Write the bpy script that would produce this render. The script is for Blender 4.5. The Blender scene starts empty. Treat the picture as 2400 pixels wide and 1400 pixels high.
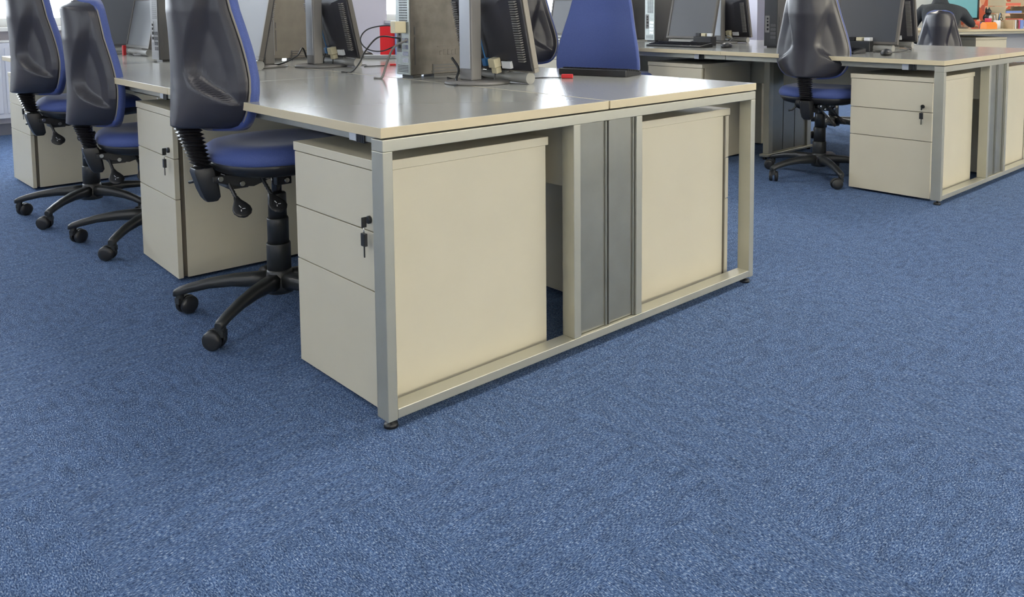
import bpy, bmesh, math, random
from mathutils import Vector, Matrix, Euler
random.seed(7)
D = bpy.data
C = bpy.context.scene.collection
S = bpy.context.scene
PI = math.pi

# ------------------------------------------------------------------ camera
cam_d = D.cameras.new('camera'); cam = D.objects.new('camera', cam_d); C.objects.link(cam)
cam_d.sensor_fit = 'HORIZONTAL'; cam_d.sensor_width = 36.0
cam_d.lens = 1949.1 / 2400 * 36
cam_d.shift_x = (1200 - 1319.6) / 2400
cam_d.shift_y = (177.7 - 700) / 2400
cam_d.clip_start = 0.05; cam_d.clip_end = 200
YAW, PITCH, ROLL = 0.7673, 0.0836, -0.0045
f0 = Vector((math.sin(YAW), math.cos(YAW), 0)); r0 = Vector((math.cos(YAW), -math.sin(YAW), 0)); u0 = Vector((0, 0, 1))
fw = math.cos(PITCH) * f0 - math.sin(PITCH) * u0
up = math.cos(PITCH) * u0 + math.sin(PITCH) * f0
rr = math.cos(ROLL) * r0 + math.sin(ROLL) * up
uu = -math.sin(ROLL) * r0 + math.cos(ROLL) * up
cam.matrix_world = Matrix(((rr.x, uu.x, -fw.x, -1.0174), (rr.y, uu.y, -fw.y, -1.6564), (rr.z, uu.z, -fw.z, 1.0082), (0, 0, 0, 1)))
S.camera = cam

# ------------------------------------------------------------------ view, world and daylight
S.view_settings.view_transform = 'Standard'
S.view_settings.look = 'None'
S.view_settings.gamma = 1.0
S.view_settings.use_curve_mapping = False
S.view_settings.exposure = -0.57
w = D.worlds.new('sky'); S.world = w; w.use_nodes = True
bg = w.node_tree.nodes['Background']
bg.inputs[0].default_value = (0.80, 0.90, 1.0, 1); bg.inputs[1].default_value = 2.2

def area_light(name, loc, rot, sx, sy, power, col=(1, 1, 1)):
    l = D.lights.new(name, 'AREA'); l.shape = 'RECTANGLE'; l.size = sx; l.size_y = sy; l.energy = power; l.color = col
    o = D.objects.new(name, l); o.location = loc; o.rotation_euler = rot; C.objects.link(o)
    return o
# daylight just outside each window, shining in
WIN_BACK = [(-3.6, -1.1), (-0.8, 1.15), (1.5, 3.25), (3.9, 5.9), (6.2, 8.0), (8.3, 10.1)]      # x ranges, wall at y = 6.2
for (a, b) in WIN_BACK:
    area_light('daylight_back', ((a + b) / 2, 6.5, 1.75), (-PI / 2, 0, 0), b - a, 1.75, 62 * (b - a), (0.86, 0.93, 1.0))
WIN_LEFT = [(-4.4, -2.2), (-1.6, 0.6), (1.2, 3.4)]                                              # y ranges, wall at x = -4.5
for (a, b) in WIN_LEFT:
    area_light('daylight_left', (-4.8, (a + b) / 2, 1.75), (0, -PI / 2, 0), 1.75, b - a, 26, (0.9, 0.95, 1.0))
WIN_FRONT = [(-3.4, -0.9), (0.2, 3.0), (4.2, 7.0), (7.8, 10.4)]                                 # x ranges, wall at y = -6
for (a, b) in WIN_FRONT:
    area_light('daylight_front', ((a + b) / 2, -6.3, 1.75), (PI / 2, 0, 0), b - a, 1.75, 150 if a < 4 else 230, (1.0, 0.91, 0.70))

# ------------------------------------------------------------------ materials
def mat(name, col, rough=0.5, metal=0.0, spec=0.5, noise=0.0, nscale=40, bump=0.0, bscale=300, coat=0.0, emit=None):
    m = D.materials.new(name); m.use_nodes = True
    nt = m.node_tree; b = nt.nodes['Principled BSDF']
    b.inputs['Base Color'].default_value = (*col, 1); b.inputs['Roughness'].default_value = rough
    b.inputs['Metallic'].default_value = metal; b.inputs['Specular IOR Level'].default_value = spec
    if coat: b.inputs['Coat Weight'].default_value = coat; b.inputs['Coat Roughness'].default_value = 0.15
    if emit:
        b.inputs['Emission Color'].default_value = (*emit[0], 1); b.inputs['Emission Strength'].default_value = emit[1]
    if noise or bump:
        tc = nt.nodes.new('ShaderNodeTexCoord')
    if noise:
        n = nt.nodes.new('ShaderNodeTexNoise'); n.inputs['Scale'].default_value = nscale; n.inputs['Detail'].default_value = 4
        nt.links.new(tc.outputs['Object'], n.inputs['Vector'])
        r = nt.nodes.new('ShaderNodeValToRGB')
        r.color_ramp.elements[0].position = 0.3; r.color_ramp.elements[1].position = 0.7
        r.color_ramp.elements[0].color = (*[c * (1 - noise) for c in col], 1)
        r.color_ramp.elements[1].color = (*[min(1, c * (1 + noise)) for c in col], 1)
        nt.links.new(n.outputs['Fac'], r.inputs[0]); nt.links.new(r.outputs[0], b.inputs['Base Color'])
    if bump:
        n2 = nt.nodes.new('ShaderNodeTexNoise'); n2.inputs['Scale'].default_value = bscale
        nt.links.new(tc.outputs['Object'], n2.inputs['Vector'])
        bp = nt.nodes.new('ShaderNodeBump'); bp.inputs['Strength'].default_value = bump; bp.inputs['Distance'].default_value = 0.002
        nt.links.new(n2.outputs['Fac'], bp.inputs['Height']); nt.links.new(bp.outputs[0], b.inputs['Normal'])
    return m
M = {}
M['cream'] = mat('cream_laminate', (0.56, 0.52, 0.405), 0.42, noise=0.02, nscale=6)
M['edge'] = mat('cream_edge_band', (0.58, 0.50, 0.335), 0.35, noise=0.02, nscale=10)
M['top'] = mat('pale_laminate', (0.30, 0.307, 0.292), 0.175, noise=0.015, nscale=5, spec=0.6)
M['silver'] = mat('silver_paint', (0.50, 0.49, 0.41), 0.35, metal=0.6, noise=0.03, nscale=12)
M['slat'] = mat('brushed_slat', (0.37, 0.365, 0.31), 0.30, metal=0.7, noise=0.06, nscale=9)
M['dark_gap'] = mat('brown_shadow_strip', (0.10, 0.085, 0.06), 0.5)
M['black'] = mat('black_plastic', (0.018, 0.019, 0.021), 0.38, bump=0.15, bscale=500)
M['black_gloss'] = mat('black_gloss', (0.012, 0.013, 0.016), 0.2)
M['shell'] = mat('charcoal_shell', (0.021, 0.020, 0.027), 0.33, spec=0.6, bump=0.12, bscale=420)
M['bellows'] = mat('black_rubber', (0.020, 0.020, 0.022), 0.28)
M['base'] = mat('black_nylon', (0.022, 0.024, 0.025), 0.36, bump=0.1, bscale=350)
M['trim'] = mat('grey_piping', (0.22, 0.20, 0.17), 0.45)
M['white'] = mat('white_plastic', (0.7, 0.72, 0.74), 0.4)
M['chrome'] = mat('chrome', (0.6, 0.6, 0.6), 0.2, metal=1.0)
M['screen_grey'] = mat('matt_screen', (0.10, 0.105, 0.115), 0.42, spec=0.4)
M['screen_dark'] = mat('dark_screen', (0.045, 0.05, 0.06), 0.34, spec=0.5)
M['bezel'] = mat('grey_brown_bezel', (0.10, 0.092, 0.082), 0.45)
M['mon_back'] = mat('monitor_black', (0.028, 0.028, 0.036), 0.45, bump=0.1)
M['vent'] = mat('vent_grey', (0.16, 0.155, 0.15), 0.5)
M['stand'] = mat('stand_grey', (0.16, 0.155, 0.15), 0.38)
M['stand_silver'] = mat('stand_silver', (0.35, 0.37, 0.40), 0.35, metal=0.3)
M['tower'] = mat('tower_painted_steel', (0.085, 0.076, 0.064), 0.42, metal=0.1, noise=0.25, nscale=22)
M['tower_beige'] = mat('tower_beige_steel', (0.14, 0.125, 0.10), 0.45, noise=0.1, nscale=16)
M['tower_dark'] = mat('tower_dark_steel', (0.06, 0.06, 0.062), 0.45)
M['tower_back'] = mat('galvanised_steel', (0.42, 0.46, 0.45), 0.4, metal=0.4, noise=0.08, nscale=60)
M['vga_cream'] = mat('cream_plug', (0.62, 0.56, 0.38), 0.5)
M['vga_blue'] = mat('blue_plug', (0.04, 0.2, 0.5), 0.45)
M['red'] = mat('red_plastic', (0.55, 0.02, 0.025), 0.4)
M['redcard'] = mat('red_card', (0.75, 0.02, 0.03), 0.5)
M['bluecard'] = mat('blue_card', (0.18, 0.28, 0.62), 0.5)
M['teal'] = mat('teal_plastic', (0.02, 0.42, 0.5), 0.4)
M['paper'] = mat('white_paper', (0.75, 0.75, 0.75), 0.7)
M['wall'] = mat('lilac_grey_paint', (0.52, 0.50, 0.56), 0.7, noise=0.02, nscale=4)
M['upvc'] = mat('white_frame', (0.78, 0.80, 0.80), 0.35)
M['radiator'] = mat('radiator_enamel', (0.62, 0.65, 0.74), 0.4)
M['ceiling'] = mat('ceiling_white', (0.72, 0.72, 0.70), 0.85)
M['lamp'] = mat('ceiling_diffuser', (0.9, 0.9, 0.9), 0.5, emit=((1.0, 0.94, 0.84), 5.0))
M['steel_dark'] = mat('grey_hub', (0.3, 0.3, 0.28), 0.4)
M['skirting'] = mat('skirting_dark', (0.12, 0.13, 0.17), 0.5)

def glass_mat():
    m = D.materials.new('window_glass'); m.use_nodes = True; nt = m.node_tree
    b = nt.nodes['Principled BSDF']; b.inputs['Base Color'].default_value = (1, 1, 1, 1)
    b.inputs['Transmission Weight'].default_value = 1; b.inputs['Roughness'].default_value = 0; b.inputs['IOR'].default_value = 1.01
    return m
M['glass'] = glass_mat()

def fabric_mat(name, a, bcol):
    m = D.materials.new(name); m.use_nodes = True; nt = m.node_tree; b = nt.nodes['Principled BSDF']
    tc = nt.nodes.new('ShaderNodeTexCoord')
    n = nt.nodes.new('ShaderNodeTexNoise'); n.inputs['Scale'].default_value = 700; n.inputs['Detail'].default_value = 2
    nt.links.new(tc.outputs['Object'], n.inputs['Vector'])
    r = nt.nodes.new('ShaderNodeValToRGB'); r.color_ramp.elements[0].color = (*a, 1); r.color_ramp.elements[1].color = (*bcol, 1)
    r.color_ramp.elements[0].position = 0.35; r.color_ramp.elements[1].position = 0.65
    nt.links.new(n.outputs['Fac'], r.inputs[0]); nt.links.new(r.outputs[0], b.inputs['Base Color'])
    bp = nt.nodes.new('ShaderNodeBump'); bp.inputs['Strength'].default_value = 0.25; bp.inputs['Distance'].default_value = 0.001
    nt.links.new(n.outputs['Fac'], bp.inputs['Height']); nt.links.new(bp.outputs[0], b.inputs['Normal'])
    b.inputs['Roughness'].default_value = 0.75; b.inputs['Sheen Weight'].default_value = 0.2; b.inputs['Sheen Roughness'].default_value = 0.35
    return m
M['blue'] = fabric_mat('blue_upholstery', (0.040, 0.066, 0.22), (0.065, 0.10, 0.30))

def carpet_mat():
    m = D.materials.new('blue_carpet_tiles'); m.use_nodes = True; nt = m.node_tree; b = nt.nodes['Principled BSDF']
    L = nt.links.new; N = nt.nodes.new
    tc = N('ShaderNodeTexCoord'); sep = N('ShaderNodeSeparateXYZ')
    rot = N('ShaderNodeMapping'); rot.inputs['Rotation'].default_value = (0, 0, 0.0); L(tc.outputs['Object'], rot.inputs['Vector'])
    L(rot.outputs[0], sep.inputs[0])
    chk = N('ShaderNodeTexChecker'); chk.inputs['Scale'].default_value = 2.0
    chk.inputs['Color1'].default_value = (0, 0, 0, 1); chk.inputs['Color2'].default_value = (1, 1, 1, 1)
    off = N('ShaderNodeMapping'); off.inputs['Location'].default_value = (0.13, 0.21, 0.11); L(rot.outputs[0], off.inputs['Vector'])
    L(off.outputs[0], chk.inputs['Vector'])
    c1 = N('ShaderNodeCombineXYZ'); L(sep.outputs[0], c1.inputs[0]); L(sep.outputs[1], c1.inputs[1])
    c2 = N('ShaderNodeCombineXYZ'); L(sep.outputs[1], c2.inputs[0]); L(sep.outputs[0], c2.inputs[1])
    mx = N('ShaderNodeMix'); mx.data_type = 'VECTOR'; L(chk.outputs['Fac'], mx.inputs['Factor']); L(c1.outputs[0], mx.inputs[4]); L(c2.outputs[0], mx.inputs[5])
    st = N('ShaderNodeMapping'); st.inputs['Scale'].default_value = (420, 140, 1); L(mx.outputs[1], st.inputs['Vector'])
    n1 = N('ShaderNodeTexNoise'); n1.inputs['Scale'].default_value = 1.0; n1.inputs['Detail'].default_value = 3; n1.inputs['Roughness'].default_value = 0.7
    L(st.outputs[0], n1.inputs['Vector'])
    r1 = N('ShaderNodeValToRGB'); cr = r1.color_ramp
    cr.elements[0].position = 0.36; cr.elements[0].color = (0.014, 0.032, 0.085, 1)
    cr.elements[1].position = 0.68; cr.elements[1].color = (0.46, 0.52, 0.62, 1)
    e = cr.elements.new(0.46); e.color = (0.050, 0.098, 0.215, 1)
    e = cr.elements.new(0.58); e.color = (0.13, 0.20, 0.345, 1)
    L(n1.outputs['Fac'], r1.inputs[0])
    n2 = N('ShaderNodeTexNoise'); n2.inputs['Scale'].default_value = 1.0; n2.inputs['Detail'].default_value = 6; n2.inputs['Roughness'].default_value = 0.7
    st2 = N('ShaderNodeMapping'); st2.inputs['Scale'].default_value = (55, 16, 1); L(mx.outputs[1], st2.inputs['Vector']); L(st2.outputs[0], n2.inputs['Vector'])
    r2 = N('ShaderNodeMapRange'); r2.inputs[1].default_value = 0.3; r2.inputs[2].default_value = 0.7; r2.inputs[3].default_value = 0.62; r2.inputs[4].default_value = 1.30
    L(n2.outputs['Fac'], r2.inputs[0])
    mul = N('ShaderNodeVectorMath'); mul.operation = 'SCALE'; L(r1.outputs[0], mul.inputs[0]); L(r2.outputs[0], mul.inputs['Scale'])
    L(mul.outputs[0], b.inputs['Base Color'])
    bp = N('ShaderNodeBump'); bp.inputs['Strength'].default_value = 0.5; bp.inputs['Distance'].default_value = 0.003
    L(n1.outputs['Fac'], bp.inputs['Height']); L(bp.outputs[0], b.inputs['Normal'])
    b.inputs['Roughness'].default_value = 0.9; b.inputs['Specular IOR Level'].default_value = 0.15
    return m
M['carpet'] = carpet_mat()

# ------------------------------------------------------------------ mesh helpers
class MB:
    def __init__(s): s.bm = bmesh.new(); s.smooth = []
    def box(s, x0, x1, y0, y1, z0, z1):
        vs = [s.bm.verts.new(p) for p in ((x0, y0, z0), (x1, y0, z0), (x1, y1, z0), (x0, y1, z0), (x0, y0, z1), (x1, y0, z1), (x1, y1, z1), (x0, y1, z1))]
        for f in ((3, 2, 1, 0), (4, 5, 6, 7), (0, 1, 5, 4), (1, 2, 6, 5), (2, 3, 7, 6), (3, 0, 4, 7)): s.bm.faces.new([vs[i] for i in f])
        return s
    def ring(s, rings, cap=True, smooth=True):
        R = [[s.bm.verts.new(p) for p in r] for r in rings]; n = len(R[0])
        for a, b in zip(R, R[1:]):
            for i in range(n):
                f = s.bm.faces.new((a[i], a[(i + 1) % n], b[(i + 1) % n], b[i])); f.smooth = smooth
        if cap:
            s.bm.faces.new(R[0][::-1]); s.bm.faces.new(R[-1])
        return s
    def tube(s, pts, r, n=8, cap=True):
        pts = [Vector(p) for p in pts]; rs = r if isinstance(r, (list, tuple)) else [r] * len(pts)
        rings = []; prev = None
        for i, p in enumerate(pts):
            t = (pts[min(i + 1, len(pts) - 1)] - pts[max(i - 1, 0)]).normalized()
            if prev is None:
                a = Vector((0, 0, 1)) if abs(t.z) < 0.9 else Vector((1, 0, 0)); u = t.cross(a).normalized()
            else:
                u = (prev - t * prev.dot(t)).normalized()
            prev = u; v = t.cross(u)
            rings.append([p + rs[i] * (math.cos(2 * PI * k / n) * u + math.sin(2 * PI * k / n) * v) for k in range(n)])
        return s.ring(rings, cap)
    def cyl(s, p0, p1, r, n=16): return s.tube([p0, p1], r, n)
    def lathe(s, prof, n=24, c=(0, 0)):
        return s.ring([[(c[0] + r * math.cos(2 * PI * k / n), c[1] + r * math.sin(2 * PI * k / n), z) for k in range(n)] for r, z in prof])
    def sweep_rect(s, secs):
        # secs: list of (centre, half width y axis vec, half height vec)
        rings = []
        for c, a, b in secs:
            c, a, b = Vector(c), Vector(a), Vector(b); k = 0.55
            rings.append([c + a - b * k, c + a + b * k, c + a * k + b, c - a * k + b, c - a + b * k, c - a - b * k, c - a * k - b, c + a * k - b])
        return s.ring(rings)
    def ball(s, c, r, n=12):
        if not isinstance(r, (tuple, list)): r = (r, r, r)
        rings = []
        for i in range(1, n):
            t = PI * i / n
            rings.append([(c[0] + r[0] * math.sin(t) * math.cos(2 * PI * k / n), c[1] + r[1] * math.sin(t) * math.sin(2 * PI * k / n), c[2] - r[2] * math.cos(t)) for k in range(n)])
        return s.ring(rings)
    def xf(s, m):
        bmesh.ops.transform(s.bm, matrix=m, verts=s.bm.verts); return s
    def build(s, name, m, parent=None, bevel=0.0, seg=2, loc=None, rot=None):
        me = D.meshes.new(name); bmesh.ops.recalc_face_normals(s.bm, faces=s.bm.faces); s.bm.to_mesh(me); s.bm.free()
        o = D.objects.new(name, me); me.materials.append(M[m] if isinstance(m, str) else m); C.objects.link(o)
        if parent: o.parent = parent
        if loc: o.location = loc
        if rot: o.rotation_euler = rot
        if bevel:
            b = o.modifiers.new('bevel', 'BEVEL'); b.width = bevel; b.segments = seg; b.limit_method = 'ANGLE'; b.angle_limit = 0.7
            for p in me.polygons: p.use_smooth = True
            b.harden_normals = True
        return o
def tag(o, label, cat, group=None):
    o['label'] = label; o['category'] = cat
    if group: o['group'] = group
    return o
def thing(name, label, cat, loc=(0, 0, 0), rz=0.0, group=None):
    o = D.objects.new(name, None); C.objects.link(o); o.empty_display_size = 0.05
    o.location = loc; o.rotation_euler = (0, 0, rz)
    return tag(o, label, cat, group)
def struct(o): o['kind'] = 'structure'; return o
def dup(root, loc, rz, label, group=None):
    def cp(o, parent):
        c = o.copy(); C.objects.link(c); c.parent = parent
        for ch in o.children: cp(ch, c)
        return c
    r = cp(root, None); r.location = loc; r.rotation_euler = (0, 0, rz); r['label'] = label
    if group: r['group'] = group
    return r
def text(name, body, size, loc, rot, m, parent):
    cu = D.curves.new(name, 'FONT'); cu.body = body; cu.size = size; cu.extrude = 0.0006; cu.align_x = 'CENTER'; cu.align_y = 'CENTER'
    o = D.objects.new(name, cu); C.objects.link(o); o.location = loc; o.rotation_euler = rot; cu.materials.append(M[m]); o.parent = parent
    return o

# ------------------------------------------------------------------ the room
X0, X1, Y0, Y1, ZC = -4.5, 12.2, -6.0, 6.2, 2.75
struct(MB().box(X0, X1, Y0, Y1, -0.1, 0).build('floor', 'carpet'))
struct(MB().box(X0 - .3, X1 + .3, Y0 - .3, Y1 + .3, ZC, ZC + .1).build('ceiling', 'ceiling'))
SILL, HEAD = 0.86, 2.5
def wall_with_windows(name, spans, a0, a1, axis, pos, thick, first):
    mb = MB()
    def bx(p0, p1, z0, z1):
        if axis == 'x': mb.box(p0, p1, min(pos, pos + thick), max(pos, pos + thick), z0, z1)
        else: mb.box(min(pos, pos + thick), max(pos, pos + thick), p0, p1, z0, z1)
    bx(a0, a1, 0, SILL); bx(a0, a1, HEAD, ZC)
    cur = a0
    for (p, q) in spans: bx(cur, p, SILL, HEAD); cur = q
    bx(cur, a1, SILL, HEAD)
    struct(mb.build(name, 'wall'))
    for i, (p, q) in enumerate(spans):
        fr = MB(); c = pos + thick * 0.5
        def fb(m_, p0, p1, z0, z1, d=0.03):
            if axis == 'x': m_.box(p0, p1, c - d, c + d, z0, z1)
            else: m_.box(c - d, c + d, p0, p1, z0, z1)
        for (p0, p1, z0, z1) in ((p, p + .06, SILL, HEAD), (q - .06, q, SILL, HEAD), (p + .06, q - .06, SILL, SILL + .07), (p + .06, q - .06, HEAD - .06, HEAD), ((p + q) / 2 - .035, (p + q) / 2 + .035, SILL + .07, HEAD - .06)):
            fb(fr, p0, p1, z0, z1)
        wo = struct(fr.build('window_%d' % (first + i), 'upvc'))
        g = MB(); fb(g, p + .06, q - .06, SILL + .07, HEAD - .06, 0.004); g.build('pane', 'glass', wo)
        s = MB(); d = -0.12 if thick > 0 else 0.12
        lo, hi = sorted((pos + d, pos + thick * 0.45))
        if axis == 'x': s.box(p - .03, q + .03, lo, hi, SILL - .03, SILL)
        else: s.box(lo, hi, p - .03, q + .03, SILL - .03, SILL)
        s.build('sill', 'upvc', wo)
wall_with_windows('wall_back', WIN_BACK, X0, X1, 'x', Y1, 0.25, 1)
wall_with_windows('wall_front', WIN_FRONT, X0, X1, 'x', Y0, -0.25, 7)
wall_with_windows('wall_left', WIN_LEFT, Y0, Y1, 'y', X0, -0.25, 11)
struct(MB().box(X1, X1 + .2, Y0, Y1, 0, ZC).build('wall_right', 'wall'))
struct(MB().box(X0, X1, Y1 - .015, Y1, 0, .09).build('baseboard_back', 'skirting'))
struct(MB().box(X1 - .015, X1, Y0, Y1 - .02, 0, .09).build('baseboard_right', 'skirting'))
struct(MB().box(3.36, 3.72, 5.98, Y1, 0, ZC).build('trim_1', 'wall'))
struct(MB().box(10.35, 11.1, 5.7, Y1, 0, ZC).build('trim_2', 'wall'))

# ceiling lights
for i in range(4):
    for j in range(3):
        x, y = -2.2 + i * 3.6, -3.6 + j * 3.3
        t = thing('ceiling_light', 'square lay-in ceiling light panel over the office floor', 'ceiling light', (x, y, ZC), 0, 'ceiling light panels')
        MB().box(-.3, .3, -.3, .3, -.02, -.001).build('frame', 'upvc', t)
        MB().box(-.27, .27, -.27, .27, -.026, -.0205).build('diffuser', 'lamp', t)
        area_light('ceiling_light_glow', (x, y, ZC - .04), (0, 0, 0), .54, .54, 24 if x < 1 else 44, (1.0, 0.94, 0.84))

# ------------------------------------------------------------------ back-to-back desks
TZ0, TZ1 = 0.705, 0.730
def end_frame(t, W):
    """closed steel frame at the y = 0 end of a back-to-back desk, 50 mm deep"""
    ef = MB(); ef.box(0, W, 0, .05, TZ0 - .033, TZ0 - .004).build('top_rail', 'silver', t, .002)
    MB().box(0.027, W - .027, 0, .05, .024, .048).build('bottom_rail', 'silver', t, .002)
    for x0 in (0.0, W - .027): MB().box(x0, x0 + .027, 0, .05, .022, TZ0 - .033).build('post', 'silver', t, .002)
    for x0 in (.622, .892): MB().box(x0, x0 + .027, 0, .05, .048, TZ0 - .033).build('post', 'silver', t, .002)
    for a, b in ((.6495, .7695), (.7715, .8915)):
        s = MB(); s.box(a + .003, b - .003, .012, .020, .05, TZ0 - .035)
        s.box(a + .003, a + .009, .007, .012, .05, TZ0 - .035); s.box(b - .009, b - .003, .007, .012, .05, TZ0 - .035)
        s.build('slat', 'slat', t, .001)
    for x in (.02, W - .02):
        MB().lathe([(.004, .0235), (.004, .012), (.016, .010), (.018, 0.0005), (.0, .0005)][:4], 16, (x, .022)).build('levelling_foot', 'black', t)
def mid_leg(t, xa, xb, y):
    MB().box(xa - .03, xb + .03, y - .03, y + .03, .018, .034).build('foot_rail', 'silver', t, .003)
    for x in (xa, xb - .05): MB().box(x, x + .05, y - .022, y + .022, .034, TZ0 - .002).build('post', 'silver', t, .003)
    n = 3; wd = (xb - xa - .1) / n
    for i in range(n): MB().box(xa + .05 + i * wd + .004, xa + .05 + (i + 1) * wd - .004, y - .008, y + .008, .04, TZ0 - .03).build('slat', 'slat', t, .001)
    for x in (xa - .01, xb + .01): MB().cyl((x, y, 0.0005), (x, y, .018), .014, 12).build('levelling_foot', 'black', t)
def double_desk(name, label, x, y, L, end=False, leg=True):
    W = 1.54
    t = thing(name, label, 'desk', (x, y, 0), 0, 'back to back office desks')
    for a, b in ((-.004, .767), (.773, W + .004)):
        d = MB().box(a, b, 0 if end else .0015, L - .0015, TZ0, TZ1).build('desktop', 'top', t, .0015)
        d.data.materials.append(M['edge'])
        for p in d.data.polygons:
            if abs(p.normal.z) < .5: p.material_index = 1
    for a, b in ((.05, .075), (W - .075, W - .05)):
        r = MB().box(a, b, .052 if end else 0.002, L - .002, TZ0 - .031, TZ0 - .003).build('under_rail', 'silver', t, .002)
        MB().box(a - .003, b + .003, .20, .235, TZ0 - .034, TZ0 - .002).build('connector_sleeve', 'white', r, .002)
        s = MB()
        for k in range(5): s.box(a - .004, b + .004, .16 + k * .008, .165 + k * .008, TZ0 - .035, TZ0 - .003)
        s.build('cable_clip', 'black', r)
    for xx in (.655, .867):
        MB().box(xx, xx + .018, .06, L - .04, .48, TZ0 - .004).build('modesty_panel', 'cream', t, .001)
    if end: end_frame(t, W)
    if leg: mid_leg(t, .50, 1.04, L - .01)
    return t
AX, BX = 0.0, 3.19
double_desk('double_desk', 'pale back-to-back desk nearest the camera with silver end frame and slats', AX, 0, 1.39, end=True)
double_desk('double_desk', 'pale double desk in the left row holding two monitors on disc bases', AX, 1.39, 1.39)
double_desk('double_desk', 'pale double desk at the far end of the left row, before the radiator wall', AX, 2.78, 1.36)
double_desk('double_desk', 'pale double desk at right with silver end frame, behind the short office chair', BX, -.014, 1.335, end=True)
double_desk('double_desk', 'pale double desk with grey monitor and keyboard, second in the right row', BX, 1.321, 1.34)
double_desk('double_desk', 'pale double desk third in the right row, behind the blue chair back', BX, 2.661, 1.34, leg=False)

# ------------------------------------------------------------------ drawer pedestals (front faces local -x)
def make_pedestal(name, label):
    t = thing(name, label, 'drawer unit', group='drawer pedestals under the desks')
    MB().box(.034, .545, -.22, .22, .012, .612).build('carcass', 'cream', t, .0015)
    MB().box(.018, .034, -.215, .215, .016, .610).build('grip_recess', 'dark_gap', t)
    MB().box(-.002, .552, -.224, .224, .6125, .637).build('top_panel', 'cream', t, .0015)
    for i, (z0, z1) in enumerate(((.459, .610), (.309, .456), (.012, .306))):
        MB().box(0, .018, -.22, .22, z0, z1).build('drawer', 'cream', t, .001)
    d = [c for c in t.children if c.name.startswith('drawer')][0]
    lk = MB(); lk.lathe([(.010, 0), (.010, .006), (.008, .008)], 16)
    lk.xf(Matrix.Translation((0, -.172, .487)) @ Matrix.Rotation(-PI / 2, 4, 'Y')); l = lk.build('lock', 'black', d)
    k = MB(); k.box(-.024, -.010, -.1735, -.1705, .470, .496).build('key_head', 'black', l, .001)
    MB().tube([(-.018, -.172, .473), (-.017, -.172, .452)], .0012, 6).build('key_ring', 'chrome', l)
    f = MB(); f.box(-.022, -.013, -.181, -.163, .424, .456); f.box(-.019, -.016, -.174, -.170, .395, .424)
    f.build('spare_key', 'black', l, .001)
    for x in (.08, .49):
        for y in (-.17, .17): MB().cyl((x, y, .0005), (x, y, .0125), .018, 12).build('glide', 'black', t)
    return t
ped0 = make_pedestal('drawer_pedestal', 'cream three-drawer pedestal inside the nearest corner of the front desk, key in its lock')
ped0.location = (.034, .292, 0)
def ped(loc, rz, label): return dup(ped0, loc, rz, label)
ped((.045, 1.700, 0), math.radians(-2), 'cream drawer pedestal standing behind the nearest office chair, left row')
ped((.02, 3.885, 0), math.radians(1), 'cream drawer pedestal at the far left, by the radiator')
ped((1.492, .30, 0), PI, 'cream pedestal with its back end behind the right half of the near end frame')
ped((3.246, .282, 0), 0, 'cream pedestal with key, beside the silver end frame of the right-hand desk')
ped((3.25, 1.725, 0), 0, 'cream pedestal under the right row, just beyond the near desk corner')
ped((3.25, 3.0, 0), 0, 'cream pedestal under the right row partly hidden by the blue chair back')
ped((4.68, .28, 0), PI, 'cream pedestal seen through the right-hand end frame at the picture edge')
ped((4.68, 1.85, 0), PI, 'cream pedestal with its plain back behind the slatted mid leg, right row')

# ------------------------------------------------------------------ office chairs (facing local +x)
def lerp_tab(tab, v):
    for (a, x), (b, y) in zip(tab, tab[1:]):
        if v <= b:
            k = (v - a) / (b - a); return x + (y - x) * k
    return tab[-1][1]
OUT = [(0, .098), (.012, .127), (.03, .149), (.06, .169), (.10, .184), (.16, .198), (.23, .205), (.30, .204), (.40, .195), (.52, .179), (.65, .161), (.78, .145), (.87, .132), (.92, .122), (.955, .106), (.98, .085), (1.0, .045)]
BH = 0.515
def back_front(u, v):                       # front surface of the backrest shell
    x = -.228 + .012 * math.sin(min(v / .70, 1) * PI) - .060 * max(0, v - .30) ** 1.2
    return x + .060 * u * u
def sst(a, b, x):
    k = max(0, min(1, (x - a) / (b - a))); return k * k * (3 - 2 * k)
def shell_thick(u, v):
    e = 1 - abs(u)
    rim = sst(0, .07, e) * sst(0, .02, v) * sst(0, .06, 1 - v)
    ridge = (.070 - .036 * sst(.25, 1.0, v)) * max(0, 1 - abs(u) ** 2.3)
    uc = .30 + .50 * sst(.35, .95, v) + .9 * sst(.40, .06, v) ** 1.6          # inner line of the side scoop, rounded below, pointed above
    scoop = .036 * sst(0, .12, abs(u) - uc) * sst(.0, .12, e + .04) * (1 - sst(.55, .95, v))
    return .008 + (.012 + max(0, ridge - scoop)) * rim
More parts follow.
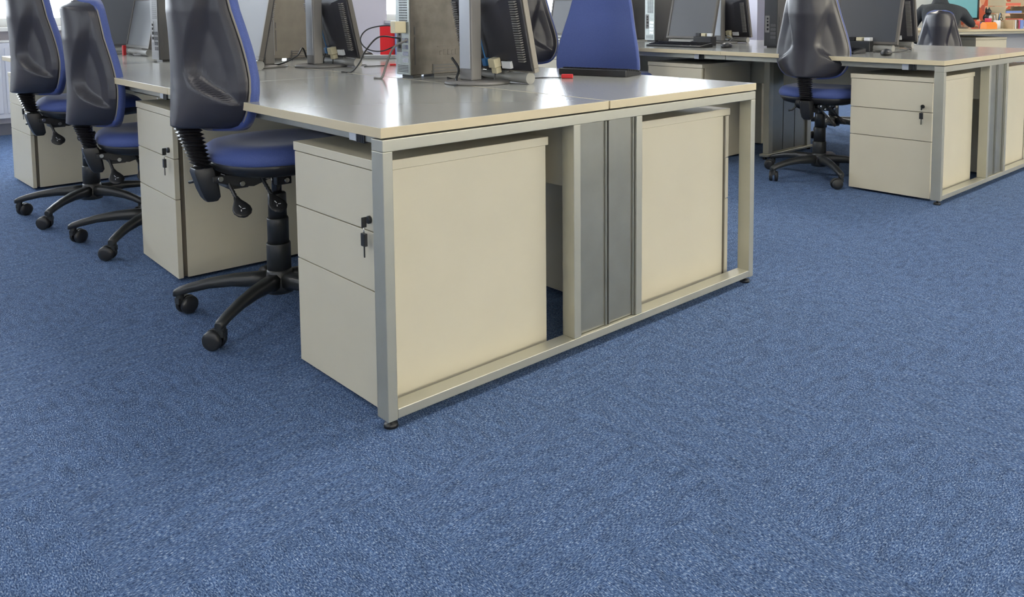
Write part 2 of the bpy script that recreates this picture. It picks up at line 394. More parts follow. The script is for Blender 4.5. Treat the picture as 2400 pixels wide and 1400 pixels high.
def grid_solid(front, back, nu=56, nv=96, grow=1.0, z0=0.640):
    mb = MB(); bm = mb.bm
    def pt(fn, u, v): return (fn(u, v), u * lerp_tab(OUT, v) * grow, z0 + (v - .5) * BH * (1 + (grow - 1) * .8) + BH / 2)
    us = [math.sin((i / nu - .5) * PI) * .35 + (2 * i / nu - 1) * .65 for i in range(nu + 1)]
    vs = [.5 - .5 * math.cos(PI * j / nv) * .5 + (j / nv - .5) * .5 for j in range(nv + 1)]
    F = [[bm.verts.new(pt(front, u, v)) for u in us] for v in vs]; B = [[bm.verts.new(pt(back, u, v)) for u in us] for v in vs]
    for j in range(nv):
        for i in range(nu):
            for G, o in ((F, 1), (B, -1)):
                q = [G[j][i], G[j][i + 1], G[j + 1][i + 1], G[j + 1][i]]
                f = bm.faces.new(q[::o]); f.smooth = True
    loop = [(0, i) for i in range(nu)] + [(j, nu) for j in range(nv)] + [(nv, i) for i in range(nu, 0, -1)] + [(j, 0) for j in range(nv, 0, -1)]
    for (a, b), (c, d) in zip(loop, loop[1:] + loop[:1]):
        f = bm.faces.new((F[a][b], F[c][d], B[c][d], B[a][b])); f.smooth = True
    mb.loop = [F[a][b].co.copy() for a, b in loop]
    return mb
def make_chair(name, label):
    t = thing(name, label, 'office chair', group='blue office chairs')
    # star base
    MB().lathe([(.030, .066), (.046, .070), (.050, .085), (.046, .120), (.041, .140), (.0385, .147)], 24).build('base_hub', 'base', t)
    for k in range(5):
        a = 2 * PI * k / 5; ca, sa = math.cos(a), math.sin(a); secs = []
        for r, z, hw, hh in ((.030, .108, .026, .028), (.08, .112, .025, .023), (.15, .112, .022, .019), (.225, .104, .0185, .016), (.29, .090, .016, .0145), (.325, .079, .0155, .014), (.338, .075, .011, .010)):
            secs.append(((r * ca, r * sa, z), (-sa * hw, ca * hw, 0), (0, 0, hh)))
        MB().sweep_rect(secs).build('base_leg', 'base', t)
        # caster: stem + hood, two wheels
        m = Matrix.Rotation(a, 4, 'Z') @ Matrix.Translation((.320, 0, 0)) @ Matrix.Rotation(.9 + .7 * k, 4, 'Z')
        c = MB(); c.cyl((0, 0, .050), (0, 0, .072), .013, 14)
        hood = [(-.024 + .031 * math.cos(q), .031 * math.sin(q) + .031) for q in [math.radians(d) for d in range(15, 166, 15)]]
        inner = [(-.024 + .026 * math.cos(q), .026 * math.sin(q) + .031) for q in [math.radians(d) for d in range(165, 14, -15)]]
        ringp = hood + inner
        c.ring([[(x, y, z) for x, z in ringp] for y in (-.006, .006)], smooth=False)
        c.box(-.012, .012, -.012, .012, .040, .060)
        c.xf(m); co = c.build('caster', 'base', t, .0015)
        for s in (-1, 1):
            wv = MB(); pr = [(.024, .0065), (.0285, .008), (.030, .012), (.0295, .019), (.026, .024), (.014, .026), (.004, .026)]
            wv.ring([[(-.024 + r * math.cos(2 * PI * i / 22), s * y, .0305 + r * math.sin(2 * PI * i / 22)) for i in range(22)] for r, y in pr])
            wv.xf(m); wv.build('wheel', 'black', co)
    # gas column with three telescoping covers
    MB().lathe([(.0385, .12), (.0385, .232), (.037, .235), (.034, .235)], 28).build('column_cover', 'base', t)
    MB().lathe([(.034, .235), (.034, .316), (.0325, .319), (.0295, .319)], 28).build('column_cover', 'base', t)
    MB().lathe([(.0295, .316), (.029, .398), (.026, .402), (.015, .402)], 28).build('column_cover', 'base', t)
    MB().cyl((0, 0, .33), (0, 0, .432), .016).build('gas_lift', 'black_gloss', t)
    # mechanism
    m_ = MB(); m_.box(-.10, .09, -.065, .065, .425, .452); m_.box(-.17, -.06, -.028, .028, .418, .440); m_.box(-.235, -.15, -.022, .022, .425, .437)
    for sy in (-1, 1):
        m_.ring([[(x, sy * .060, z), (x, sy * .067, z)][::1] + [(x, sy * .067, z + h_), (x, sy * .060, z + h_)] for x, z, h_ in ((-.225, .432, .018), (-.16, .412, .036), (-.10, .402, .046), (-.03, .424, .028), (.07, .428, .022))], smooth=False)
    m_.box(-.17, -.11, -.05, .05, .398, .424); m_.box(-.03, .02, -.075, -.045, .395, .43)
    mech = m_.build('tilt_mechanism', 'black', t, .003)
    for (x, y, z) in ((-.205, -.066, .441), (-.14, -.067, .418), (-.06, -.066, .428), (.0, -.074, .41), (.05, -.067, .438), (-.12, .067, .43)):
        MB().cyl((x, y, z), (x, y - .012 * (1 if y < 0 else -1), z), .008, 10).build('bolt', 'chrome', mech)
    for (p0, p1) in (((-.180, -.045, .440), (-.168, -.100, .378)), ((-.080, -.058, .440), (-.066, -.120, .378))):
        rod = MB(); n = 16; P = [Vector(p0).lerp(Vector(p1), i / n) for i in range(n + 1)]
        rod.tube(P, [.0065 if i % 2 else .0048 for i in range(n + 1)], 8)
        lv = rod.build('lever', 'black', t)
        dirv = (Vector(p1) - Vector(p0)).normalized(); side = dirv.cross(Vector((0, 0, 1))).normalized(); nrm = side.cross(dirv)
        side = Vector((1, 0, 0)); side = (side - dirv * side.dot(dirv)).normalized(); nrm = dirv.cross(side)
        pad = MB(); prof = [(-.008, .007), (.006, .012), (.020, .022), (.034, .029), (.048, .029), (.060, .021), (.066, .008)]
        rings = []
        for d, h in prof:
            c_ = Vector(p1) + dirv * d; rings.append([c_ + side * (h * math.cos(2 * PI * i / 12)) + nrm * (.005 * math.sin(2 * PI * i / 12)) for i in range(12)])
        pad.ring(rings); pd = pad.build('paddle', 'black', lv)
        ic = MB(); c0 = Vector(p1) + dirv * .036
        for (u, v, l_, q) in ((-.006, -.004, .010, .3), (.004, .004, .009, 1.4), (.008, -.006, .007, -.4)):
            for s in (1, -1):
                cc = c0 + dirv * u + side * v + nrm * (.0052 * s); e1 = (dirv * math.cos(q) + side * math.sin(q)) * l_ / 2; e2 = nrm.cross(e1).normalized() * .0013
                vs = [ic.bm.verts.new(x) for x in (cc - e1 - e2, cc + e1 - e2, cc + e1 + e2, cc - e1 + e2)]; ic.bm.faces.new(vs)
        ic.build('symbol', 'white', lv)
    # seat: black under-shell and dished blue cushion
    def seat_ring(z, k, n=56):
        out = []
        for i in range(n):
            a = 2 * PI * i / n; ca, sa = math.cos(a), math.sin(a); p = 2.5
            r = (abs(ca) ** p + abs(sa) ** p) ** (-1 / p)
            x, y = r * ca * .225 * k + .015, r * sa * .232 * k
            out.append((x, y, z - max(0, x - .13) ** 2 * 2.2 * (1 if k > .3 else 0)))
        return out
    MB().ring([seat_ring(.438, .58), seat_ring(.440, .74), seat_ring(.450, .88), seat_ring(.468, .955), seat_ring(.488, .975)]).build('seat_shell', 'black', t)
    MB().ring([seat_ring(.482, .95), seat_ring(.485, .985), seat_ring(.492, 1.0), seat_ring(.503, 1.0), seat_ring(.514, .985), seat_ring(.524, .95), seat_ring(.533, .89), seat_ring(.538, .80), seat_ring(.536, .62), seat_ring(.531, .40), seat_ring(.528, .15)]).build('seat_cushion', 'blue', t)
    # spine: lower housing, bellows
    hs = []
    for z, sh_, x0, x1, hw in ((.362, .030, -.240, -.208, .020), (.376, .026, -.246, -.198, .030), (.405, .018, -.250, -.194, .033), (.460, .006, -.254, -.192, .034), (.472, .004, -.250, -.196, .031)):
        x0 += sh_ - .016; x1 += sh_ - .016
        hs.append([(x0, -hw * .75, z), (x0 + .012, -hw, z), (x1 - .006, -hw, z), (x1, -hw * .8, z), (x1, hw * .8, z), (x1 - .006, hw, z), (x0 + .012, hw, z), (x0, hw * .75, z)])
    MB().ring(hs, smooth=False).build('spine_housing', 'black', t, .003)
    bl = []
    n = 13
    for i in range(2 * n + 1):
        f = i / (2 * n); z = .469 + f * .153; xc = -.234 - f * .044; k = (1.0 if i % 2 else .70) * (.90 + .22 * f)
        bl.append([(xc + .033 * k * cx, .035 * k * cy, z - .012 * cx * (1 - f)) for cx, cy in ((-1, -.75), (-.8, -1), (.8, -1), (1, -.75), (1, .75), (.8, 1), (-.8, 1), (-1, .75))])
    MB().ring(bl, smooth=False).build('spine_bellows', 'bellows', t, .0012, 1)
    kn = MB(); kn.cyl((-.224, .033, .455), (-.224, .060, .455), .021, 20); kn.tube([(-.224, .055, .44), (-.234, .080, .415), (-.242, .100, .41)], .006, 8)
    kn.build('back_knob', 'black', t, .002)
    # backrest
    sh = grid_solid(back_front, lambda u, v: back_front(u, v) - shell_thick(u, v)); lp = sh.loop
    sh.build('backrest_shell', 'shell', t)
    tr = MB(); L_ = [p + Vector((.002, 0, 0)) for p in lp]; L_ = [Vector((p.x, p.y * 1.008, 0.8975 + (p.z - 0.8975) * 1.004)) for p in L_]
    tr.tube(L_ + L_[:2], .0042, 6); tr.build('backrest_piping', 'trim', t)
    def padf(u, v):
        e = (1 - abs(u) ** 3.5) * sst(-.01, .07, v) * sst(-.01, .06, 1 - v); return back_front(u, v) + .028 + .022 * e
    pdm = grid_solid(padf, lambda u, v: back_front(u, v) + .003, grow=1.035); pdm.build('backrest_pad', 'blue', t)
    for o in t.children:                                 # seat height
        if o.name.startswith(('gas_lift', 'tilt', 'lever', 'seat', 'spine', 'back_knob')): o.data.transform(Matrix.Translation((0, 0, .045)))
        for c in o.children:
            if o.name.startswith(('tilt', 'lever')): c.data.transform(Matrix.Translation((0, 0, .045)))
            for d in c.children: pass
    return t
UPPER = ('gas_lift', 'tilt', 'lever', 'seat', 'spine', 'back')
def pose_chair(t, loc, yaw, base, dz, db=0):
    t.location = loc; t.rotation_euler = (0, 0, math.radians(yaw))
    for o in t.children:
        if o.name.startswith(('base_leg', 'base_hub', 'caster')): o.rotation_euler = (0, 0, math.radians(base - yaw))
        elif o.name.startswith(UPPER): o.location = (0, 0, dz + (db if o.name.startswith('backrest') else 0))
        elif o.name.startswith('column_cover'): o.location = (0, 0, min(0, dz * .5) if o.name.startswith('column_cover') else 0)
chair0 = make_chair('office_chair', 'blue office chair nearest the camera, tall charcoal back cut by the top edge')
pose_chair(chair0, (.175, .940, 0), -2, 142, 0.0)
def chair(x, y, yaw, base, dz, label, db=0):
    t = dup(chair0, (0, 0, 0), 0, label); pose_chair(t, (x, y, 0), yaw, base, dz, db); return t
chair(.18, 2.17, -6, 152, -.087, 'blue office chair with lowered back, the middle of the three along the left desk row', -.028)
chair(.12, 2.89, 0, 151, 0, 'blue office chair at far left, before the pedestal near the radiator', -.03)
chair(3.405, .770, 10, 158, -.042, 'blue office chair alone before the right-hand desk, five-star base on open carpet', .004)
chair(3.20, 2.13, 6, 100, -.02, 'office chair seen edge-on as a dark sliver right of the blue chair back')
chair(2.93, 2.69, 24, 90, -.02, 'office chair with dark rounded back behind the vented monitor of the near desk')
chair(1.555, .90, 193, 30, -.02, 'office chair showing its plain blue padded front behind the keyboard on the near desk')
chair(4.98, 1.52, 178, 185, .0, 'office chair on the far side of the right-hand desks, blue strip beside the lilac pillar')

# ------------------------------------------------------------------ computers and other things on the desks
def lin(a, b, n): return [Vector(a).lerp(Vector(b), i / n) for i in range(n + 1)]
def bez(pts, n=10):
    P = [Vector(p) for p in pts]; P = [P[0] * 2 - P[1]] + P + [P[-1] * 2 - P[-2]]; out = []
    for i in range(1, len(P) - 2):
        for k in range(n):
            t = k / n; a, b, c, d = P[i - 1:i + 3]
            out.append(.5 * ((2 * b) + (c - a) * t + (2 * a - 5 * b + 4 * c - d) * t * t + (3 * b - a - 3 * c + d) * t ** 3))
    return out + [P[-2]]
def make_monitor(loc, rz, label, screen='screen_grey', tilt=12, w_=.41, h=.30, bottom=.045, off=.125, disc=True, bezel='bezel', column_back='stand_silver', swivel=0):
    """local +x is the way the screen faces; base under the origin"""
    t = thing('monitor', label, 'computer monitor', (*loc, TZ1), math.radians(rz), 'computer monitors')
    MB().lathe([(.118, 0.0005), (.120, .004), (.116, .010), (.100, .013), (.03, .014)], 40, (.03, 0)).build('base', 'stand', t)
    c = MB().box(-.024, .024, -.036, .036, .013, bottom + h * .92).build('column', 'stand', t, .006, 3)
    MB().box(-.0265, -.0235, -.030, .030, .055, bottom + h * .90).build('column_cover', column_back, c, .001)
    m = Matrix.Translation((off, 0, bottom)) @ Matrix.Rotation(-math.radians(tilt), 4, 'Y') @ Matrix.Rotation(math.radians(swivel), 4, 'Z')
    hw = w_ / 2
    s = MB(); b_ = .016                                     # bezel ring
    for (y0, y1, z0, z1) in ((-hw, hw, 0, b_), (-hw, hw, h - b_, h), (-hw, -hw + b_, b_, h - b_), (hw - b_, hw, b_, h - b_)): s.box(-.022, 0, y0, y1, z0, z1)
    s.xf(m).build('bezel', bezel, t, .002)
    MB().box(-.012, -.004, -hw + b_, hw - b_, b_, h - b_).xf(m).build('screen', screen, t)
    bk = MB(); bk.ring([[(x, y, z) for y, z in ((-a, z0), (a, z0), (a, z1), (-a, z1))] for x, a, z0, z1 in ((-.0225, hw - .004, .006, h - .004), (-.030, hw - .006, .010, h - .008), (-.050, hw - .10, .045, h - .03), (-.056, hw - .12, .06, h - .05))], smooth=False)
    bk.xf(m); sh = bk.build('back_shell', 'mon_back', t, .003)
    for sd in (-1, 1):
        v = MB(); nn = 26
        for i in range(nn):
            z = .045 + i * (h - .075) / nn; v.box(-.046, -.033, *sorted((sd * (hw - .022), sd * (hw - .052))), z, z + .0045)
        v.xf(m).build('vent_fins', 'vent', sh)
    pp = MB().box(-.0535, -.046, -.10, .10, .020, .052).xf(m).build('port_panel', 'black', t, .001)
    MB().box(-.058, -.046, -.120, -.072, .022, .048).xf(m).build('label_plate', 'white', pp)
    a = MB(); a.box(-.085, -.054, -.066, -.028, .028, .062); a.box(-.078, -.054, -.062, -.032, .005, .028)
    a.xf(m).build('display_plug', 'vga_cream', pp, .003)
    a = MB(); a.box(-.074, -.054, .000, .020, .030, .058); a.tube(bez([(-.064, .01, .058), (-.066, .012, .10), (-.062, .02, .16), (-.05, .03, .20)]), .003, 6)
    a.xf(m).build('blue_plug', 'vga_blue', pp, .002)
    a = MB(); a.tube(bez([(-.075, -.047, .006), (-.085, -.045, -.02), (-.10, -.02, -.03), (-.13, .0, -.025)]), .0032, 6); a.tube(bez([(-.06, .04, .03), (-.075, .045, .0), (-.09, .03, -.02), (-.12, .01, -.03)]), .003, 6)
    a.tube(bez([(-.06, .07, .03), (-.08, .07, .01), (-.10, .04, -.01), (-.125, .02, -.02)]), .0025, 6)
    a.xf(m).build('signal_cable', 'black', pp)
    a = MB(); a.box(-.060, -.050, .03, .11, .10, .145).xf(m).build('mount_plate', 'vent', sh, .002)
    sp = MB(); sp.cyl((-.022, -hw * .82, -.020), (-.022, hw * .82, -.020), .019, 18); sp.box(-.03, -.012, -.06, .06, -.006, .004)
    for sd in (-1, 1): sp.cyl((-.022, sd * hw * .82, -.020), (-.022, sd * hw * .86, -.020), .022, 18)
    sp.xf(m).build('speaker_bar', 'steel_dark', t, .001)
    return t
make_monitor((.825, .735), 0, 'black monitor seen from behind on the near desk, vented back, facing the blue chair', bezel='trim', off=.150)
make_monitor((.845, 1.945), 0, 'black monitor seen from behind beside the beige tower, facing right, left row', bezel='bezel', off=.14)
make_monitor((.69, 2.12), 180, 'pale reflecting monitor screen facing left, right of the nearest chair back', bezel='bezel', screen='screen_grey', off=.13)
make_monitor((.70, 3.60), 180, 'grey monitor showing a thin strip beside the dark wide screen, far left desk', off=.13, screen='screen_grey')
make_monitor((.64, 3.96), 235, 'wide dark monitor turned toward the camera at the far left desk', screen='screen_dark', w_=.46, h=.34, tilt=4, bezel='black')
make_monitor((3.88, .685), 180, 'dark blue-grey monitor behind the lone chair at the right-hand desk', screen='screen_dark', tilt=14, off=.13)
make_monitor((4.13, .775), 0, 'monitor seen from behind with cream plug, right-hand desk next to the dark screen', tilt=12, off=.13, bezel='bezel')
make_monitor((3.88, 1.995), 180, 'grey monitor screen above the keyboard, middle of the right row', tilt=14, off=.13)
make_monitor((4.13, 2.00), 0, 'monitor back with cream plug left of the lilac pillar, right row', tilt=12, off=.13)
make_monitor((3.95, 3.33), 180, 'pale grey monitor left of the blue chair back, far right row', tilt=10, off=.13)

def make_tower(loc, rz, label, side='tower', back='tower_back', h=.40, wd=.10, dp=.36, emboss=True, slot='chrome'):
    """slim computer: rear face at local x = 0 looking -x, broad side at y = 0 looking -y"""
    t = thing('computer_tower', label, 'computer', (*loc, TZ1), math.radians(rz), 'slim computer towers')
    cs = MB(); cs.box(.004, dp, 0, wd, .010, h); c = cs.build('case', side, t, .003)
    f = MB(); f.box(.12, dp, -.0005 + .012, wd - .012, 0.0005, .010); f.box(.02, .06, .012, wd - .012, .0005, .010); f.build('foot', 'black', t)
    g = MB()                                                     # pressed lines and lug slots on the broad side
    for i in range(3): g.box(.10 + i * .006, dp - .02, -.0015, .002, .018 + i * .012, .0235 + i * .012)
    g.box(.105, .112, -.0015, .002, .012, .050)
    for z0, z1 in ((.05, .16), (.17, .20)): g.box(.022, .026, -.0015, .002, z0, z1)
    g.build('pressed_line', 'tower_dark', c)
    if emboss:
        e = MB()
        e.box(.13, .245, -.0012, .002, .118, .121); e.build('pressed_line', side, c)
        e = MB()
        for i, hh in enumerate((.016, .022, .022, .018, .022)): e.box(.140 + i * .019, .151 + i * .019, -.001, .002, .085, .085 + hh)
        e.build('pressed_mark', side, c, .001)
    MB().box(0, .004, .003, wd - .003, .012, h - .002).build('rear_plate', back, t)
    v = MB()                                                     # fan holes, port block, expansion slots, vents
    for i in range(11):
        for j in range(6): v.cyl((-.0008, .018 + j * .010, .225 + i * .010), (.002, .018 + j * .010, .225 + i * .010), .0036, 8)
    v.build('fan_hole', 'black', t)
    pb = MB().box(-.001, .002, .058, wd - .010, .10, .21).build('port_block', 'vent', t)
    p = MB()
    for i, (y, z, a, b) in enumerate(((.066, .185, .010, .012), (.066, .165, .010, .012), (.064, .140, .012, .016), (.064, .115, .012, .014))): p.box(-.004, 0, y, y + a, z, z + b)
    p.build('port', 'black_gloss', pb)
    sl = MB()
    for i in range(4): sl.box(-.0015, .002, .010, .050, .060 + i * .026, .078 + i * .026)
    sl.build('slot_cover', slot, t)
    ve = MB()
    for i in range(5): ve.box(-.001, .002, .012, wd - .014, .022 + i * .006, .0245 + i * .006)
    ve.build('vent_slot', 'black', t)
    return t
make_tower((.803, 1.092), -1, 'brown-grey computer tower with dented broad side, standing on the near desk')
make_tower((.90, 2.52), 0, 'beige computer tower between two monitor stands in the left row', side='tower_beige', emboss=False)
make_tower((.455, 2.865), 2, 'dark computer tower with slotted back just left of the nearest chair', side='tower_dark', back='tower_dark', emboss=False, slot='black_gloss')
make_tower((3.74, 1.27), 0, 'black computer tower left of the lone chair back, right row', side='tower_dark', back='black', emboss=False, slot='tower_dark')
make_tower((3.98, 2.50), 0, 'grey computer tower with open slotted back beside the grey screen, right row', side='tower_dark')
make_tower((4.02, 2.86), 0, 'dark computer tower hiding behind the blue chair back, right row', side='tower_dark', emboss=False)

def make_keyboard(loc, rz, label, half=.225):
    """long axis local y, front edge toward -x"""
    t = thing('keyboard', label, 'keyboard', (*loc, TZ1), math.radians(rz), 'black keyboards')
    b = MB(); b.ring([[(-.075, y, .0005), (.075, y, .0005), (.075, y, .026), (.062, y, .028), (-.070, y, .013), (-.075, y, .010)] for y in (-half, half)], smooth=False)
    b.build('body', 'black', t, .003)
    k = MB()
    for r in range(6):
        x = -.058 + r * .0205; z = .0145 + (x + .058) * .113
        for y0, n in (((-.215, 4), (-.125, 3), (-.058, 14)) if half > .2 else ((-half + .012, 15),)):
            if r == 0 and n == 14:
                k.box(x, x + .016, -.058, -.005, z, z + .006); k.box(x, x + .016, .0, .11, z, z + .006); k.box(x, x + .016, .115, .21, z, z + .006); continue
            for i in range(n): k.box(x, x + .016, y0 + i * .0195, y0 + i * .0195 + .0162, z, z + .006)
    k.build('keycaps', 'black_gloss', t)
    return t
make_keyboard((1.425, .660), 180 + 17, 'black keyboard lying before the blue chair on the near desk', half=.15)
make_keyboard((3.475, 1.865), 2, 'black keyboard under the grey screen, second right-row desk')
make_keyboard((3.485, .80), 0, 'black keyboard half hidden behind the lone chair, right-hand desk')

def make_mouse(loc, rz, label):
    t = thing('computer_mouse', label, 'mouse', (*loc, TZ1), math.radians(rz), 'computer mice')
    b = MB(); b.ball((0, 0, .012), (.058, .032, .024), 14)
    for v in b.bm.verts: v.co.z = max(.0008, v.co.z)
    b.build('body', 'black', t); MB().cyl((.030, -.004, .028), (.030, .004, .028), .008, 12).build('scroll_wheel', 'vent', t)
    return t
make_mouse((3.55, 1.53), 10, 'black mouse right of the keyboard on the second right-row desk')
make_mouse((3.44, .400), 25, 'black mouse with pale stripe at the front edge of the right-hand desk')
make_mouse((1.40, 2.45), 120, 'dark mouse beside the red file, left row')

def make_power_block(loc, label):
    t = thing('power_block', label, 'socket block', (*loc, TZ1), 0, 'desk socket blocks')
    MB().box(-.035, .035, -.075, .075, .0005, .062).build('housing', 'black', t, .004)
    for i, (y, m) in enumerate(((-.05, 'white'), (0.0, 'vga_cream'), (.045, 'black'))):
        MB().box(-.022, .022, y - .018, y + .018, .0625, .084).build('plug', m, t, .003)
    MB().tube(bez([(.0, .07, .03), (-.02, .11, .02), (.03, .16, .006), (.10, .20, .004)]), .004, 6).build('lead', 'black', t)
make_power_block((3.74, .70), 'black socket block with plugs before the dark screen, right-hand desk')
make_power_block((3.76, 1.86), 'black socket block with plugs behind the keyboard, second right-row desk')

def paper(loc, rz, label, sx=.21, sy=.297):
    o = MB().box(-sx / 2, sx / 2, -sy / 2, sy / 2, .0004, .0018).build('paper_sheet', 'paper', None, loc=(*loc, TZ1), rot=(0, 0, math.radians(rz)))
    return tag(o, label, 'paper', 'loose papers on the desks')
paper((3.66, .93), 75, 'white papers beside the keyboard behind the lone chair')
paper((3.62, 2.02), 20, 'white paper by the socket block under the grey screen')

def cable(name, label, pts, r=.0028, m='black', ends=()):
    P = bez(pts)
    if not ends:
        o = MB().tube(P, r, 6).build(name, m); return tag(o, label, 'cable', 'loose cables')
    t = thing(name, label, 'cable', pts[0], 0, 'loose cables'); o0 = Vector(pts[0])
    MB().tube([p - o0 for p in P], r, 6).build('lead', m, t)
    for (loc, rz, sz, mm) in ends:
        b = MB().box(-sz[0] / 2, sz[0] / 2, -sz[1] / 2, sz[1] / 2, 0, sz[2]); b.build('connector', mm, t, .003, loc=Vector(loc) - o0, rot=(0, 0, math.radians(rz)))
    return t
Z = TZ1 + .003
cable('network_cable', 'thin black cable with red plug lying before the vented monitor', [(.955, .80, Z), (1.02, .86, Z + .02), (1.10, .84, Z + .022), (1.10, .76, Z), (1.16, .70, Z), (1.20, .655, Z)], .0022, 'black',
      (((1.215, .635, TZ1 + .0005), -50, (.045, .020, .016), 'red'),))
cable('cable_loop', 'black cable looping on the bright desktop right of the monitor column', [(.93, .74, Z), (1.00, .80, Z + .012), (1.06, .79, Z + .02), (1.09, .74, Z + .004), (1.03, .72, Z)], .0022)
cable('power_cable', 'black cable sagging below the vented monitor back', [(.88, .80, Z + .05), (.92, .78, Z + .012), (.98, .72, Z + .006), (1.02, .66, Z + .03), (1.03, .62, Z + .05)], .003)
cable('cable_pair', 'thin dark cables spreading over the desk below the brown-grey tower', [(.90, .98, Z), (.88, .93, Z), (.86, .86, Z), (.80, .75, Z)], .003)
cable('cable_bundle', 'bunched black cables at the foot of the near monitor column', [(.79, .80, Z + .09), (.80, .775, Z + .05), (.775, .755, Z + .015), (.76, .72, Z), (.72, .69, Z)], .0045)
cable('display_cable', 'black cable running from the tower plug down to the left desktop', [(.79, 1.14, TZ1 + .155), (.74, 1.21, TZ1 + .16), (.72, 1.28, TZ1 + .105), (.75, 1.38, TZ1 + .05), (.78, 1.50, TZ1 + .004), (.76, 1.55, Z)], .0035, 'black', )
cable('cable_ring', 'dark cable curled in a ring behind the brown-grey tower', [(.795, 1.12, TZ1 + .19), (.76, 1.18, TZ1 + .205), (.72, 1.26, TZ1 + .19), (.70, 1.285, TZ1 + .15), (.715, 1.26, TZ1 + .112), (.75, 1.20, TZ1 + .105), (.795, 1.13, TZ1 + .14)], .0028)
cable('grey_cable', 'grey cables hanging from the tower back onto the desk', [(.798, 1.10, TZ1 + .15), (.755, 1.13, TZ1 + .12), (.735, 1.15, TZ1 + .06), (.72, 1.15, TZ1 + .02), (.70, 1.14, Z), (.69, 1.17, Z)], .005, 'vent')
cable('tangled_cable', 'tangled dark cables around the stand left of the beige tower', [(.60, 2.18, Z), (.62, 2.12, Z + .03), (.66, 2.14, Z + .01), (.70, 2.02, Z + .012), (.76, 1.96, Z + .05), (.81, 2.0, Z + .085), (.84, 2.02, Z + .04), (.83, 1.96, Z + .01), (.80, 1.86, Z)], .004)
cable('thin_cable', 'thin cable lying behind the far left screens by a red plug', [(.60, 3.35, Z), (.66, 3.50, Z + .02), (.62, 3.62, Z), (.55, 3.60, Z)], .003, 'black', (((.52, 3.66, TZ1 + .0005), 20, (.02, .014, .06), 'red'),))
cable('desk_cable', 'black cable trailing over the right-hand desktop near the open bright end', [(3.62, .56, Z), (3.72, .48, Z), (3.86, .46, Z + .01), (3.95, .52, Z + .02), (4.0, .50, Z)], .003)
cable('mouse_lead', 'dark lead curling from the mouse on the second right-row desk', [(3.60, 1.54, Z), (3.70, 1.62, Z + .02), (3.80, 1.66, Z + .05), (3.95, 1.80, Z + .06)], .003)
cable('adapter_lead', 'dark lead with plug behind the monitor of the left-row middle desk', [(.95, 1.88, Z), (1.05, 1.84, Z), (1.0, 1.76, Z), (1.1, 1.74, Z)], .0025, 'black', (((1.13, 1.73, TZ1 + .0005), -30, (.03, .012, .01), 'red'),))

# plug standing out of the near tower
pl = tag(MB().box(.748, .7995, 1.108, 1.142, TZ1 + .176, TZ1 + .222).build('display_plug', 'vga_cream', None, .003), 'cream cable plug sticking out of the back of the brown-grey tower', 'plug')
# files at the right edge of the left row
def file_box(loc, rz, m, label, dx, dy, h):
    t = thing('magazine_file', label, 'file', (*loc, TZ1), math.radians(rz), 'files by the mouse')
    MB().box(0, dx, 0, dy, .0006, h).build('body', m, t, .002); MB().box(-.0012, 0.001, dy * .3, dy * .7, h * .45, h * .7).build('label_slip', 'paper' if m != 'redcard' else 'red', t)
file_box((1.425, 2.32), -45, 'redcard', 'upright red file at the edge of the left row beside the tower cables', .19, .055, .175)
file_box((1.475, 2.250), -45, 'bluecard', 'upright pale blue file standing right of the red one', .19, .055, .17)
tag(MB().box(-.10, .10, -.012, .012, .0006, .022).build('pen_tray', 'stand_silver', None, .003, loc=(1.36, 2.24, TZ1), rot=(0, 0, math.radians(-45))), 'slim silver tray at the foot of the red and blue files', 'tray')

# ------------------------------------------------------------------ radiators below the back windows
def radiator(x0, x1, label):
    t = thing('radiator', label, 'radiator', ((x0 + x1) / 2, 6.12, 0), 0, 'radiators under the windows')
    hw = (x1 - x0) / 2
    b = MB(); b.box(-hw, hw, -.02, .045, .14, .74); n = int(hw * 2 / .066)
    for i in range(n): b.box(-hw + .012 + i * .066, -hw + .054 + i * .066, -.032, -.02, .18, .70)
    b.build('panel', 'radiator', t, .006)
    MB().box(-hw, hw, -.02, .045, .742, .760).build('top_grille', 'upvc', t, .002)
    for x in (-hw + .06, hw - .06): MB().cyl((x, .01, .0005), (x, .01, .14), .010, 10).build('pipe', 'upvc', t)
    v = MB(); v.cyl((-hw - .02, .01, .16), (-hw - .02, .01, .25), .018, 12); v.cyl((-hw - .02, .01, .18), (-hw + .002, .01, .18), .009, 8); v.build('valve', 'white', t)
radiator(-1.9, 1.1, 'white panel radiator under the far left window beside the office chairs')
radiator(1.5, 3.2, 'white panel radiator behind the far left desks')
radiator(3.9, 5.9, 'white panel radiator under the back window behind the right row')

# ------------------------------------------------------------------ far workstation at right, with a seated person
FA = math.atan2(-.45, .89)                                     # its front edge runs along this direction
ft = thing('desk', 'pale desk far right in use, turquoise screen and coloured clutter on it', 'desk', (7.60, 2.33, 0), FA)
MB().box(0, 2.9, 0, .80, TZ0, TZ1).build('desktop', 'edge', ft, .0015)
MB().box(.04, 2.86, .06, .085, TZ0 - .032, TZ0 - .003).build('under_rail', 'silver', ft, .002)
MB().box(.04, 2.86, .60, .618, .30, TZ0 - .004).build('modesty_panel', 'radiator', ft)
for x in (.03, 2.84): MB().box(x, x + .03, .05, .75, .0005, TZ0 - .0005).build('end_panel', 'silver', ft, .002)
fp = thing('drawer_pedestal', 'cream pedestal under the far desk with the turquoise screen', 'drawer unit', (0, 0, 0), 0, 'drawer pedestals under the desks')
def fpos(u, v, z=0): return (7.60 + u * math.cos(FA) - v * math.sin(FA), 2.33 + u * math.sin(FA) + v * math.cos(FA), z)
fp.location = fpos(1.50, .10); fp.rotation_euler = (0, 0, FA)
MB().box(-.215, .215, .022, .52, .012, .61).build('carcass', 'cream', fp, .002)
MB().box(-.22, .22, 0, .525, .6105, .635).build('top_panel', 'cream', fp, .002)
